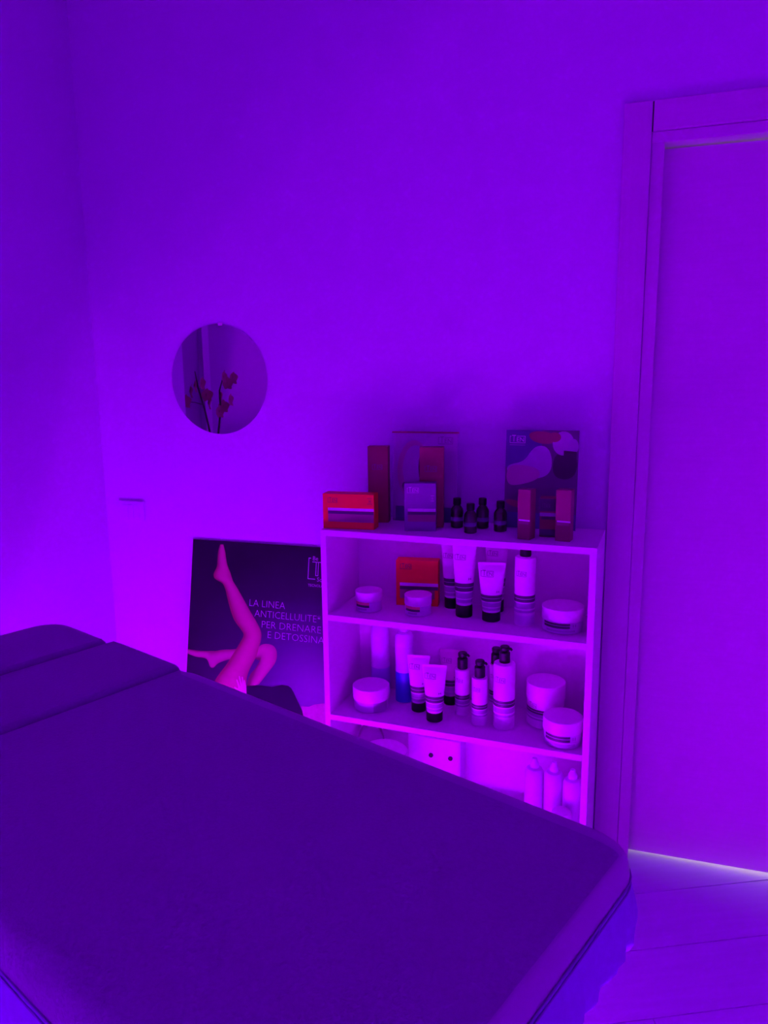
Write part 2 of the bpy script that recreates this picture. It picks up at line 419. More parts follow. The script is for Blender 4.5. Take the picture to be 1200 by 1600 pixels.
# ------------------------------------------------------------------ shelf unit
SO = Vector((-0.850, -0.2743, 0)); SR = R(-2.6007)
sex = Vector((math.cos(SR), math.sin(SR), 0)); sey = Vector((-math.sin(SR), math.cos(SR), 0))
SW, SD, Z1, Z2, Z3, Z4 = 0.783, 0.247, 1.0698, 0.8121, 0.4955, 0.175
def S(u, v, z): return SO+sex*u+sey*v+Vector((0, 0, z))
unit = empty('shelf_unit', SO, SR)
tag(unit, 'low white open shelf unit between the poster and the door', 'shelf')
T = 0.018
MB().box(0, SW, 0, SD, Z1-0.018, Z1).build('top_board', M_shelf, unit, bevel=0.0008)
MB().box(0, T, 0, SD, 0, Z1-0.018).build('side_panel', M_shelf, unit, bevel=0.0008)
MB().box(SW-T, SW, 0, SD, 0, Z1-0.018).build('side_panel', M_shelf, unit, bevel=0.0008)
for z in (Z2, Z3, Z4): MB().box(T, SW-T, 0, SD-0.006, z-0.018, z).build('shelf_board', M_shelf, unit, bevel=0.0008)
MB().box(T, SW-T, SD-0.006, SD-0.001, 0.05, Z1-0.018).build('back_panel', M_shelf, unit)
MB().box(T, SW-T, 0.02, 0.035, 0, Z4-0.018).build('plinth_board', M_shelf, unit)

# ------------------------------------------------------------------ products
FACE = R(11)
EPS = 0.0004
def product(name, label, cat, u, v, z, yaw=FACE, group=None):
    return tag(empty(name, S(u, v, z+0.0003), SR+yaw), label, cat, group)

def tube(label, u, v, z, h, capr=0.0245, topw=0.037, yaw=FACE, white=None, group=None, mark=True):
    white = white or M_white
    o = product('cosmetic_tube', label, 'tube', u, v, z, yaw, group or 'white tubes standing on the shelves')
    ch = 0.16*h
    MB().lathe([(capr*0.96, 0), (capr, 0.0015), (capr, ch-0.0015), (capr*0.97, ch)], 28).build('cap', M_black, o, smooth=True)
    seg = 36; rows = []; mats = []
    zs = [(0.165, 0), (0.175, 0), (0.20, 3), (0.245, 0), (0.26, 3), (0.335, 0), (0.355, 1), (0.405, 2), (0.412, 1), (0.463, 0), (0.55, 0), (0.68, 0), (0.80, 0), (0.90, 0), (0.955, 0), (0.965, 0), (1.0, 0)]
    def ab(f):
        k = max(0, min(1, (f-0.17)/(0.955-0.17)))
        a = capr*0.98+(topw-capr*0.98)*k; b = capr*0.98*math.sqrt(max(0, 1-k**1.7))+0.0011
        return a, b
    for f, m in zs:
        a, b = ab(f)
        if f < 0.17: a *= 0.985; b *= 0.985
        rows.append([(a*math.cos(2*math.pi*j/seg), b*math.sin(2*math.pi*j/seg), f*h) for j in range(seg)]); mats.append(m)
    bd = MB().rows(rows, mats[:-1]).build('body', [white, M_ink, M_line, M_lilac], o, smooth=True)
    def fm(x, zz):
        a, b = ab(zz/h); x = max(-a*0.98, min(a*0.98, x))
        return (x, -b*math.sqrt(max(0, 1-(x/a)**2))-EPS, zz)
    lg = MB(); logo(lg, -topw*0.78, h*0.77, topw*0.92, fm)
    lg.build('logo', M_greyink, bd)
    if mark:
        mk = MB(); a_ = ab(.52)[0]*0.42
        add_rect(mk, a_, a_+0.010, .50*h, .502*h, fm); add_rect(mk, a_, a_+0.010, .545*h, .548*h, fm); add_rect(mk, a_+.001, a_+.004, .51*h, .535*h, fm); add_rect(mk, a_+.006, a_+.009, .51*h, .535*h, fm)
        mk.build('mark', M_greyink, bd)
    return o

def pump_bottle(label, u, v, z, r, hb, ht, yaw=FACE, clear_base=False, group=None, hd=1.0):
    """hb: shoulder height; ht: full height with the pump"""
    o = product('pump_bottle', label, 'bottle', u, v, z, yaw, group or 'white pump bottles on the shelves')
    fr_ = [(0.93, 0.0, 0), (1, 0.02, 4 if clear_base else 0), (1, 0.16, 0), (1, .20, 3), (1, .235, 0), (1, .26, 3), (1, .335, 0), (1, .355, 1), (1, .400, 2), (1, .407, 1), (1, .45, 0), (1, 0.955, 0), (0.96, 0.985, 0), (0.62, 1.0, 0)]
    bd = MB().lathe([(r*a, b*hb) for a, b, m in fr_], 32, [m for a, b, m in fr_][:-1]).build('body', [M_white, M_ink, M_line, M_lilac, M_offw], o, smooth=True)
    pr = min(r*0.80, 0.0155); hp = ht-hb
    MB().lathe([(pr*.97, hb), (pr, hb+.001), (pr, hb+hp*0.60), (pr*0.9, hb+hp*0.64)], 24).build('pump_collar', M_black, o, smooth=True)
    hd_ = MB(); z0 = hb+hp*0.64
    hd_.lathe([(pr*0.45, z0), (pr*0.45, z0+hp*0.08), (pr*0.85, z0+hp*0.12), (pr*0.88, hb+hp*0.95), (pr*0.75, hb+hp)], 20)
    hd_.tube([(pr*0.3, -pr*0.2, hb+hp*0.87), (pr*1.1, -pr*0.45, hb+hp*0.88), (pr*1.35, -pr*0.55, hb+hp*0.80)], [pr*0.34, pr*0.28, pr*0.2], 8)
    hd_.build('pump_head', M_black, o, smooth=True)
    lg = MB(); logo(lg, -r*0.95, hb*0.73, r*1.05, cyl_map(r)); lg.build('logo', M_greyink, bd)
    return o

def jar(label, u, v, z, r, h, lidf=0.5, yaw=FACE, style='dark', group=None):
    o = product('cream_jar', label, 'jar', u, v, z, yaw, group or 'cream jars on the shelves')
    zl = h*(1-lidf)
    bd = MB().lathe([(r*0.86, 0), (r*0.94, h*0.02), (r*0.955, h*0.06), (r*0.955, zl-0.001), (r*0.9, zl)], 40).build('body', M_offw, o, smooth=True)
    MB().lathe([(r*0.985, zl), (r, zl+0.0012), (r, h-0.0012), (r-0.0012, h), (r*0.2, h)], 40).build('lid', M_white, o, smooth=True)
    rb = r*0.955; fm = cyl_map(rb); lb = MB()
    s0 = -r*0.95; s1 = r*0.80
    if style == 'pink':
        add_rect(lb, s0, s1*0.45, zl*0.72, zl*0.99, fm, 2, 10); add_rect(lb, s0*.9, s1*0.45, zl*0.50, zl*0.72, fm, 0, 10)
        add_rect(lb, s0*.85, s1*.45, zl*0.44, zl*0.47, fm, 1, 8); add_rect(lb, s0*.6, s1*.2, zl*0.22, zl*0.42, fm, 3, 8)
        add_rect(lb, s1*.5, s1, zl*0.66, zl*0.70, fm, 1, 3); add_rect(lb, s1*.5, s1*.9, zl*0.76, zl*0.80, fm, 1, 3)
    elif style == 'dark':
        add_rect(lb, s0, s1*0.55, zl*0.78, zl*0.95, fm, 0, 12); add_rect(lb, s0, s1*0.55, zl*0.74, zl*0.775, fm, 1, 12); add_rect(lb, s0, s1*.55, zl*.53, zl*.735, fm, 0, 12)
        add_rect(lb, s1*.60, s1*.62, zl*.5, zl*.9, fm, 3); add_rect(lb, s1*.62, s1*1.02, zl*.5, zl*.53, fm, 3, 3); add_rect(lb, s1*.70, s1*.80, zl*.62, zl*.86, fm, 3); add_rect(lb, s1*.86, s1*.96, zl*.62, zl*.86, fm, 3)
        add_rect(lb, s0*.8, s1*.9, zl*0.22, zl*0.38, fm, 3, 12)
    else:
        add_rect(lb, r*0.35, r*1.25, zl*0.05, zl*0.98, fm, 3, 10)
    lb.build('label', [M_ink, M_line, M_pinkink, M_lilac], bd)
    return o

def carton(name, label, u, v, z, w, d, h, m, style, yaw=FACE, edge=None, group=None):
    o = product(name, label, 'box', u, v, z, yaw, group or 'product cartons on the unit')
    bd = MB().box(-w/2, w/2, -d/2, d/2, 0, h).build('carton', m, o, bevel=0.0008)
    fm = flat_map(-d/2-EPS); x0, x1 = -w/2, w/2
    def strip(nm, fx0, fx1, fz0, fz1, m_):
        mb = MB(); add_rect(mb, x0+w*fx0, x0+w*fx1, h*fz0, h*fz1, fm); mb.build(nm, m_, o)
    def mark(fx, fz, ft, m_):
        mb = MB(); add_text(mb, 'H', x0+w*(fx+.03), h*(fz+.03), h*ft, fm, 0, width=w*.04)
        add_rect(mb, x0+w*fx, x0+w*(fx+.10), h*fz, h*(fz+.01), fm); add_rect(mb, x0+w*fx, x0+w*(fx+.10), h*(fz+.06+ft), h*(fz+.07+ft), fm)
        mb.build('mark', m_, bd)
    if style == 'red':
        strip('white_stripe', .10, .995, .52, .60, M_line); strip('dark_stripe', .10, .995, .43, .515, M_ink); strip('panel', .10, .995, .20, .43, M_marlow); mark(.87, .73, .10, M_ink)
        lx, lz, lww, lm = x0+w*.10, h*.75, w*.19, M_ink
    elif style == 'redtall':
        strip('white_stripe', .09, 1, .44, .51, M_line); strip('dark_stripe', .09, 1, .36, .435, M_ink); strip('panel', .09, .92, .16, .36, M_marlow)
        lx, lz, lww, lm = x0+w*.10, h*.81, w*.27, M_ink
    elif style == 'violet':
        strip('white_stripe', .11, 1, .41, .475, M_line); strip('dark_stripe', .11, 1, .345, .405, M_ink); strip('panel', .11, 1, .20, .345, M_marlow); mark(.84, .63, .05, M_line)
        lx, lz, lww, lm = x0+w*.09, h*.80, w*.37, M_line
    elif style == 'rose':
        strip('white_stripe', .10, 1, .37, .405, M_line); strip('panel', .10, .9, .31, .355, M_marlow)
        lx, lz, lww, lm = x0+w*.12, h*.84, w*.5, M_maroon
    elif style == 'maroon':
        lx, lz, lww, lm = x0+w*.22, h*.70, w*.5, M_greyink
    else:
        strip('dark_panel', 0, 1, .66, .98, M_ink); strip('pale_stripe', 0, 1, .53, .62, M_lilac); strip('dark_stripe', .1, 1, .45, .52, M_ink); strip('dark_base', 0, 1, .02, .2, M_ink)
        lx, lz, lww, lm = x0+w*.15, h*.76, w*.45, M_greyink
    lg = MB(); logo(lg, lx, lz, lww, fm); lg.build('logo', lm, o)
    return o

def small_bottle(label, u, v, h, r, group):
    o = product('amber_vial', label, 'bottle', u, v, Z1, FACE, group)
    bd = MB().lathe([(r*.85, 0), (r, .002), (r, h*.58), (r*.93, h*.64), (r*.70, h*.71), (r*.52, h*.755), (r*.52, h*.79)], 24).build('body', M_amber, o, smooth=True)
    MB().lathe([(r*.60, h*.78), (r*.62, h*.79), (r*.62, h*.985), (r*.56, h)], 20).build('cap', M_black, o, smooth=True)
    lb = MB(); fm = cyl_map(r); add_rect(lb, -r*1.2, r*1.2, h*.24, h*.335, fm, 0, 10); add_rect(lb, -r*1.2, r*1.2, h*.345, h*.37, fm, 0, 10)
    lb.build('label', M_amberlab, bd)
    return o

# --- things on top of the unit
carton('product_carton', 'wide red carton on the top board, left end', 0.075, 0.055, Z1, 0.155, 0.05, 0.103, M_red, 'red', yaw=R(7))
carton('product_carton', 'tall narrow maroon carton standing behind the wide red carton', 0.121, 0.17, Z1, 0.062, 0.04, 0.232, M_maroon, 'maroon', yaw=R(12))
carton('product_carton', 'tall maroon carton standing behind the violet carton, before the display card', 0.296, 0.148, Z1, 0.070, 0.045, 0.235, M_maroon, 'maroon', yaw=R(14))
carton('product_carton', 'violet carton with a white stripe beside the four dark vials', 0.281, 0.085, Z1, 0.090, 0.04, 0.138, M_purplebox, 'violet', yaw=R(14))
G_v = 'dark vials on the top board'
small_bottle('dark amber vial nearest the violet carton', 0.371, 0.153, 0.087, 0.0185, G_v)
small_bottle('dark amber vial standing forward of the other three', 0.428, 0.088, 0.084, 0.0185, G_v)
small_bottle('dark amber vial half hidden behind the front vial', 0.444, 0.166, 0.088, 0.0185, G_v)
small_bottle('dark amber vial standing apart, nearest the rose cartons', 0.503, 0.136, 0.087, 0.0185, G_v)
carton('product_carton', 'slim rose carton on the top board, left of the dark carton', 0.590, 0.062, Z1, 0.036, 0.036, 0.136, M_pinkbox, 'rose', yaw=R(-14))
carton('product_carton', 'slim rose carton nearest the door on the top board', 0.690, 0.070, Z1, 0.040, 0.036, 0.138, M_pinkbox, 'rose', yaw=R(-6))
carton('product_carton', 'short dark carton wedged between the two rose cartons', 0.641, 0.115, Z1, 0.046, 0.036, 0.108, M_maroon, 'dark', yaw=R(6))

def print_poly(mb, pts, mi, fm):
    n = len(mb.v); mb.v += [fm(x, z) for x, z in pts]; mb.f.append(tuple(range(n, n+len(pts)))); mb.m.append(mi)
def ell(cx, cz, a, b, n=22, a0=0, a1=360): return [(cx+a*math.cos(R(a0+(a1-a0)*i/n)), cz+b*math.sin(R(a0+(a1-a0)*i/n))) for i in range(n if a1-a0 == 360 else n+1)]
def rounded(pts, n=5):
    if len(pts) < 5 or len(pts) > 14: return pts
    out = []; k = len(pts)
    for i in range(k):
        p0, p1, p2, p3 = pts[i-1], pts[i], pts[(i+1) % k], pts[(i+2) % k]
        for j in range(n):
            t = j/n       # closed uniform B-spline
            w = ((1-t)**3/6, (3*t**3-6*t*t+4)/6, (-3*t**3+3*t*t+3*t+1)/6, t**3/6)
            out.append(tuple(w[0]*p0[c]+w[1]*p1[c]+w[2]*p2[c]+w[3]*p3[c] for c in range(2)))
    return out
def layer(name, mats, o, polys, y0):
    """each print layer sits a hair in front of the one before"""
    mb = MB()
    for i, (pts, mi) in enumerate(polys): print_poly(mb, rounded(pts), mi, flat_map(y0-0.00006*(i+1)))
    return mb.build(name, mats, o)
# left display card
cw, chh = 0.198, 0.268
o = tag(empty('display_card', S(0.252, 0.205, Z1+0.0008), SR+R(3), R(-5)), 'tall display card with a pink top edge behind the violet carton', 'card')
MB().box(-cw/2, cw/2, 0, 0.004, 0, chh).build('card', M_print_pale, o)
MB().box(-cw/2-.006, cw/2+.004, -0.002, 0.006, chh, chh+.005).build('top_rail', M_print_red, o)
MS = [M_print_pale, M_lilac, M_print_skin, M_print_dark, M_hair, M_print_navy]
layer('picture', MS, o, [
    ([(-cw/2, 0), (cw/2, 0), (cw/2, chh), (-cw/2, chh)], 1),
    ([(-.02, chh*.80), (cw/2-.002, chh*.80), (cw/2-.002, chh*.99), (.02, chh*.99)], 0),
    (ell(-.035, .155, .052, .092), 2), (ell(-.030, .16, .040, .072), 1),
    ([(-.080, .115), (-.055, .125), (-.02, .09), (-.02, .055), (-.05, .06)], 3),
    (ell(.002, .168, .022, .062), 4), (ell(.035, .13, .026, .085), 2),
    ([(-.09, 0), (cw/2, 0), (cw/2, .045), (-.09, .045)], 5)], 0)
lg = MB(); logo(lg, .040, chh*.88, .045, flat_map(-.0008)); lg.build('logo', M_greyink, o)
# right display card
cw, chh = 0.205, 0.283
o = tag(empty('display_card', S(0.602, 0.198, Z1+0.0008), SR+R(0), R(-4)), 'display card with a massage photo behind the rose cartons', 'card')
MB().box(-cw/2, cw/2, 0, 0.004, 0, chh).build('card', M_print_dark, o)
MS = [M_print_navy, M_print_pale, M_print_skin, M_print_dark, M_print_red, M_hair, M_lilac]
h_ = chh
layer('picture', MS, o, [
    ([(-cw/2, h_*.62), (0, h_*.62), (0, h_), (-cw/2, h_)], 0),
    ([(-.035, h_*.99), (.02, h_*.99), (.045, h_*.93), (.03, h_*.85), (-.02, h_*.87), (-.04, h_*.93)], 4),
    ([(-.028, h_*.84), (.02, h_*.86), (.035, h_*.66), (.02, h_*.52), (-.04, h_*.50), (-.10, h_*.54), (-.10, h_*.66), (-.045, h_*.66)], 6),
    ([(-.10, h_*.64), (-.06, h_*.65), (.0, h_*.62), (.0, h_*.50), (-.06, h_*.44), (-.10, h_*.42)], 2),
    ([(.035, h_*.74), (.05, h_*.78), (cw/2, h_*.80), (cw/2, h_*.52), (.05, h_*.50), (.03, h_*.58)], 5),
    (ell(.06, h_*.87, .030, .034), 1), (ell(.088, h_*.84, .014, .022), 6), (ell(.035, h_*.93, .018, .014), 4),
    ([(.062, h_*.80), (.098, h_*.79), (.098, h_*.70), (.062, h_*.70)], 5),
    ([(-.10, h_*.30), (-.06, h_*.28), (-.03, h_*.22), (-.05, h_*.19), (-.10, h_*.24)], 4),
    ([(-.10, h_*.17), (cw/2, h_*.17), (cw/2, h_*.36), (.0, h_*.33), (-.02, h_*.22), (-.10, h_*.18)], 3),
    ([(-cw/2, 0), (cw/2, 0), (cw/2, h_*.16), (-cw/2, h_*.16)], 0)], 0)
lg = MB(); fm = flat_map(-.001); logo(lg, -.092, h_*.865, .045, fm); add_rect(lg, -.092, -.047, h_*.845, h_*.848, fm); lg.build('logo', M_line, o)

# --- first shelf
jar('small jar with pink stripe nearest the left side, first shelf', 0.114, 0.090, Z2, 0.041, 0.061, 0.48, yaw=R(2), style='pink')
carton('product_carton', 'upright red carton on the first shelf behind a small jar', 0.238, 0.190, Z2, 0.130, 0.045, 0.142, M_red, 'redtall', yaw=R(10))
jar('small jar with pink stripe in front of the upright red carton', 0.268, 0.100, Z2, 0.041, 0.060, 0.48, yaw=R(4), style='pink')
tube('white tube at the back between red carton and tall tube', 0.345, 0.192, Z2, 0.202, 0.0215, 0.032)
tube('tall white tube whose top reaches the top board, first shelf', 0.402, 0.124, Z2, 0.222, 0.0245, 0.035)
tube('dim white tube at the back behind the shorter wide tube', 0.480, 0.200, Z2, 0.222, 0.0235, 0.034, yaw=R(10))
tube('shorter white tube with wide flat top, middle of the first shelf', 0.486, 0.112, Z2, 0.170, 0.0262, 0.0395)
pump_bottle('tall white bottle with clear base under the top board, first shelf', 0.582, 0.107, Z2, 0.0290, 0.198, 0.232, clear_base=True)
jar('wide low jar at the right end of the first shelf', 0.690, 0.100, Z2, 0.0575, 0.068, 0.52, yaw=R(2), style='dark')

# --- second shelf
def white_bottle(label, u, v, z, r, h, low=None, lowm=None, yaw=FACE, group=None, grooves=False):
    o = product('plastic_bottle', label, 'bottle', u, v, z, yaw, group)
    hs = h*0.885
    prof = [(r*.93, 0), (r, .003), (r, .012), (r, hs*(low or .4)), (r, hs*.80), (r*.985, hs*.81), (r, hs*.82), (r*.99, hs*.93), (r*.80, hs*.98), (r*.50, hs)]
    mats = [1 if (low and 1 <= i < 3) else 0 for i in range(len(prof)-1)]
    MB().lathe(prof, 28, mats).build('body', [M_white2, lowm or M_white2], o, smooth=True)
    MB().lathe([(r*.46, hs-.001), (r*.48, hs+.001), (r*.47, h*.93), (r*.30, h*.965), (r*.26, h)], 20).build('cap', M_white2, o, smooth=True)
    return o
white_bottle('tall white bottle with pale violet base at the back left, second shelf', 0.108, 0.195, Z3, 0.0305, 0.270, 0.40, M_lightpurple)
white_bottle('tall white bottle with a blue lower half, second shelf', 0.198, 0.172, Z3, 0.0290, 0.258, 0.44, M_blue)
jar('low white jar at the left end of the second shelf', 0.115, 0.095, Z3, 0.0570, 0.072, 0.55, yaw=R(8), style='plain')
tube('white tube behind the front tube, left of the second shelf', 0.262, 0.121, Z3, 0.176, 0.0225, 0.035)
tube('front white tube, nearest the edge of the second shelf', 0.327, 0.074, Z3, 0.172, 0.0245, 0.0365)
tube('dim rose white tube at the back of the second shelf', 0.340, 0.200, Z3, 0.176, 0.0205, 0.034, white=mat('rose_plastic', (0.62, 0.42, 0.55), 0.4))
pump_bottle('slim pump bottle at the left of the four pumps', 0.394, 0.142, Z3, 0.0225, 0.145, 0.195)
pump_bottle('shortest pump bottle standing at the front of the four pumps', 0.459, 0.094, Z3, 0.0230, 0.146, 0.196)
pump_bottle('pump bottle half hidden behind the tallest pump bottle', 0.484, 0.200, Z3, 0.0200, 0.150, 0.200)
pump_bottle('tallest and widest pump bottle, right of the four pumps', 0.530, 0.100, Z3, 0.0315, 0.198, 0.246)
o = product('cream_jar', 'tall white tub with dark band at the back right, second shelf', 'jar', 0.640, 0.165, Z3, R(8), 'cream jars on the shelves')
r, h = 0.0565, 0.130
MB().lathe([(r*.88, 0), (r*.95, .003), (r*.95, h*.20), (r*.95, h*.235), (r*.95, h*.27), (r*.95, h*.345), (r*.95, h*.39), (r*.95, h*.40), (r*.95, h*.445), (r*.95, h*.62)], 40, [0, 0, 3, 0, 3, 1, 2, 1, 0]).build('body', [M_white, M_ink, M_line, M_lilac], o, smooth=True)
MB().lathe([(r*.985, h*.62), (r, h*.63), (r, h-.0012), (r-.0012, h), (r*.2, h)], 40).build('lid', M_white, o, smooth=True)
lg = MB(); logo(lg, -r*.98, h*.47, .030, cyl_map(r*.95)); lg.build('logo', M_greyink, o)
jar('wide low jar at the right front corner of the second shelf', 0.704, 0.064, Z3, 0.0545, 0.076, 0.48, yaw=R(4), style='dark')

# --- bottom compartment
G_b = 'white bottles in the bottom compartment'
white_bottle('white bottle farthest from the door, bottom compartment', 0.622, 0.11, Z4, 0.0275, 0.230, group=G_b)
white_bottle('middle white bottle of the three in the bottom compartment', 0.680, 0.10, Z4, 0.0275, 0.234, group=G_b)
white_bottle('white bottle against the right side, bottom compartment', 0.734, 0.085, Z4, 0.0270, 0.228, group=G_b)
o = product('round_tub', 'round white tub in front of the three white bottles', 'tub', 0.712, 0.030, Z4, 0)
MB().lathe([(.024, 0), (.026, .003), (.027, .10)], 28).build('body', M_white2, o, smooth=True)
MB().lathe([(.0285, .10), (.029, .102), (.029, .118), (.026, .126), (.014, .133), (.004, .135)], 28).build('lid', M_white, o, smooth=True)
o = product('mixing_bowl', 'white bowl with broad rim at the left of the bottom compartment', 'bowl', 0.160, 0.082, Z4, 0)
MB().lathe([(.040, 0), (.044, .004), (.052, .03), (.066, .12), (.074, .176), (.077, .180), (.074, .184), (.064, .176), (.050, .06), (.02, .02)], 40).build('bowl', M_white, o, smooth=True)
MB().lathe([(.040, .181), (.0725, .182), (.0715, .187), (.050, .192), (.02, .194)], 40).build('lid', M_white, o, smooth=True)
o = product('plastic_dome', 'clear plastic dome behind the white bowl', 'dome', 0.072, 0.192, Z4, 0)
MB().lathe([(.040, 0), (.044, .002), (.045, .14), (.043, .165), (.036, .19), (.024, .205), (.008, .21)], 32).build('dome', M_clear, o, smooth=True)
o = product('white_device', 'white box with two black holes, bottom compartment', 'device', 0.281, 0.204, Z4, 0)
MB().box(-.075, .095, -.03, .034, 0, .205).build('casing', M_white, o, bevel=0.004)
MB().box(.0955, .100, -.031, .034, 0, .205).build('edge_strip', M_white2, o)
for x in (.004, .068): MB().lathe([(.0072, 0), (.0072, .004), (.005, .0045)], 20).build('hole', M_black, o, (x, -.0298, .146), (R(90), 0, 0), smooth=True)

# ------------------------------------------------------------------ leaning poster
AL = R(11.0); PH = 0.948/math.cos(AL); PWD = 0.585
post = tag(empty('poster', (-1.454, -0.008-PH*math.sin(AL), 0.0015), 0, -AL), 'dark poster with bare legs and Italian lettering leaning on the wall', 'poster')
def poster_material():
    m = bpy.data.materials.new('poster_print'); m.use_nodes = True; nt = m.node_tree; b = nt.nodes['Principled BSDF']
    tc = nt.nodes.new('ShaderNodeTexCoord'); sp = nt.nodes.new('ShaderNodeSeparateXYZ'); nt.links.new(tc.outputs['Object'], sp.inputs[0])
    # printed backdrop: near black at the top, violet glow low on the right
    d = nt.nodes.new('ShaderNodeVectorMath'); d.operation = 'DISTANCE'; nt.links.new(tc.outputs['Object'], d.inputs[0]); d.inputs[1].default_value = (0.50, 0, PH-0.50)
    r = nt.nodes.new('ShaderNodeValToRGB'); nt.links.new(d.outputs['Value'], r.inputs[0])
    e = r.color_ramp.elements
    e[0].position = 0.03; e[0].color = (0.21, 0.16, 0.30, 1); e[1].position = 0.52; e[1].color = (0.008, 0.006, 0.012, 1)
    q = r.color_ramp.elements.new(0.2); q.color = (0.07, 0.05, 0.13, 1); q = r.color_ramp.elements.new(0.34); q.color = (0.022, 0.015, 0.036, 1)
    nt.links.new(r.outputs[0], b.inputs['Base Color']); b.inputs['Roughness'].default_value = 0.5; b.inputs['Specular IOR Level'].default_value = 0.25
    return m
board = MB().box(0, PWD, 0, 0.005, 0, PH).build('board', [poster_material()], post)
MB().box(-.0035, 0, -.001, 0.006, 0, PH).build('edge', M_paper, post)
def vc_material():
    m = bpy.data.materials.new('printed_photo_skin'); m.use_nodes = True; nt = m.node_tree; b = nt.nodes['Principled BSDF']
    a = nt.nodes.new('ShaderNodeVertexColor'); a.layer_name = 'Col'; nt.links.new(a.outputs['Color'], b.inputs['Base Color'])
    b.inputs['Roughness'].default_value = 0.5; b.inputs['Specular IOR Level'].default_value = 0.25; return m
M_skin = vc_material()
def smoothpts(ps, n=4):
    out = []
    for i in range(len(ps)-1):
        p0 = ps[max(i-1, 0)]; p1 = ps[i]; p2 = ps[i+1]; p3 = ps[min(i+2, len(ps)-1)]
        for j in range(n):
            t = j/n
            out.append(tuple(0.5*((2*p1[k])+(-p0[k]+p2[k])*t+(2*p0[k]-5*p1[k]+4*p2[k]-p3[k])*t*t+(-p0[k]+3*p1[k]-3*p2[k]+p3[k])*t**3) for k in range(2)))
    out.append(ps[-1]); return out
SC = 1.011
def limb(name, pairs, y, lo, hi, bias=0.15):
    A = smoothpts([p[0] for p in pairs]); B = smoothpts([p[1] for p in pairs]); mb = MB(); mb.col = []; K = 12
    for a, b in zip(A, B):
        for k in range(K+1):
            f = k/K; mb.v.append(((a[0]+(b[0]-a[0])*f)*SC, y, PH-(a[1]+(b[1]-a[1])*f)*SC))
            s = max(0, 1-abs(2*f-1-bias)**2.2); mb.col.append(tuple(l+(h-l)*s for l, h in zip(lo, hi)))
    for i in range(len(A)-1):
        for k in range(K):
            n = i*(K+1)+k; mb.f.append((n, n+1, n+K+2, n+K+1)); mb.m.append(0)
    return mb.build(name, M_skin, board)
LO, HI = (0.22, 0.03, 0.05), (0.52, 0.22, 0.21)
limb('printed_far_leg', [((0.0, 0.385), (0.001, 0.401)), ((0.034, 0.386), (0.035, 0.408)), ((0.074, 0.384), (0.076, 0.411)), ((0.090, 0.382), (0.092, 0.436)), ((0.100, 0.381), (0.106, 0.438)), ((0.112, 0.38), (0.120, 0.424)), ((0.139, 0.373), (0.142, 0.412)), ((0.179, 0.367), (0.181, 0.399)), ((0.215, 0.36), (0.215, 0.40))], -.0004, (0.22, .03, .07), (0.46, 0.18, 0.22))
limb('printed_knee', [((0.262, 0.365), (0.264, 0.392)), ((0.285, 0.341), (0.284, 0.396)), ((0.313, 0.336), (0.276, 0.406)), ((0.335, 0.344), (0.265, 0.425)), ((0.344, 0.365), (0.252, 0.44)), ((0.34, 0.395), (0.243, 0.458)), ((0.314, 0.433), (0.239, 0.476)), ((0.283, 0.475), (0.237, 0.492))], -.0006, (0.14, 0.02, 0.05), (0.52, 0.21, 0.24), -0.3)
limb('printed_raised_leg', [((0.108, 0.012), (0.121, 0.011)), ((0.102, 0.036), (0.13, 0.038)), ((0.101, 0.062), (0.137, 0.069)), ((0.1, 0.089), (0.145, 0.09)), ((0.089, 0.114), (0.154, 0.107)), ((0.094, 0.131), (0.160, 0.122)), ((0.124, 0.145), (0.166, 0.135)), ((0.137, 0.165), (0.181, 0.154)), ((0.146, 0.192), (0.208, 0.191)), ((0.161, 0.234), (0.24, 0.236)), ((0.178, 0.268), (0.267, 0.272)), ((0.204, 0.296), (0.282, 0.300)), ((0.216, 0.315), (0.282, 0.328)), ((0.202, 0.345), (0.276, 0.35)), ((0.18, 0.382), (0.268, 0.382)), ((0.157, 0.42), (0.25, 0.418)), ((0.129, 0.458), (0.238, 0.45)), ((0.111, 0.491), (0.235, 0.485)), ((0.103, 0.55), (0.231, 0.55))], -.0008, LO, HI)
pm = lambda y: (lambda x, z: (x*SC, y, PH-z*SC))
mb = MB(); print_poly(mb, [(0.237, 0.486), (0.27, 0.480), (0.292, 0.478), (0.331, 0.478), (0.368, 0.467), (0.392, 0.467), (0.403, .474), (0.412, 0.486), (0.447, 0.545), (0.47, 0.62), (0.22, 0.62), (0.227, 0.521)], 0, pm(-.0010))
mb.build('printed_dark_garment', mat('print_black_cloth', (0.010, 0.008, 0.022), 0.5, spec=0.2), board)
mb = MB(); print_poly(mb, [(0.442, 0.529), (0.47, 0.527), (0.49, .517), (0.515, 0.511), (.58, .50), (.575, .62), (0.47, 0.62), (0.447, 0.545)], 0, pm(-.0011)); mb.build('printed_pale_cloth', mat('print_pale_rose', (0.52, 0.26, 0.36), 0.5, 0.25, 60), board)
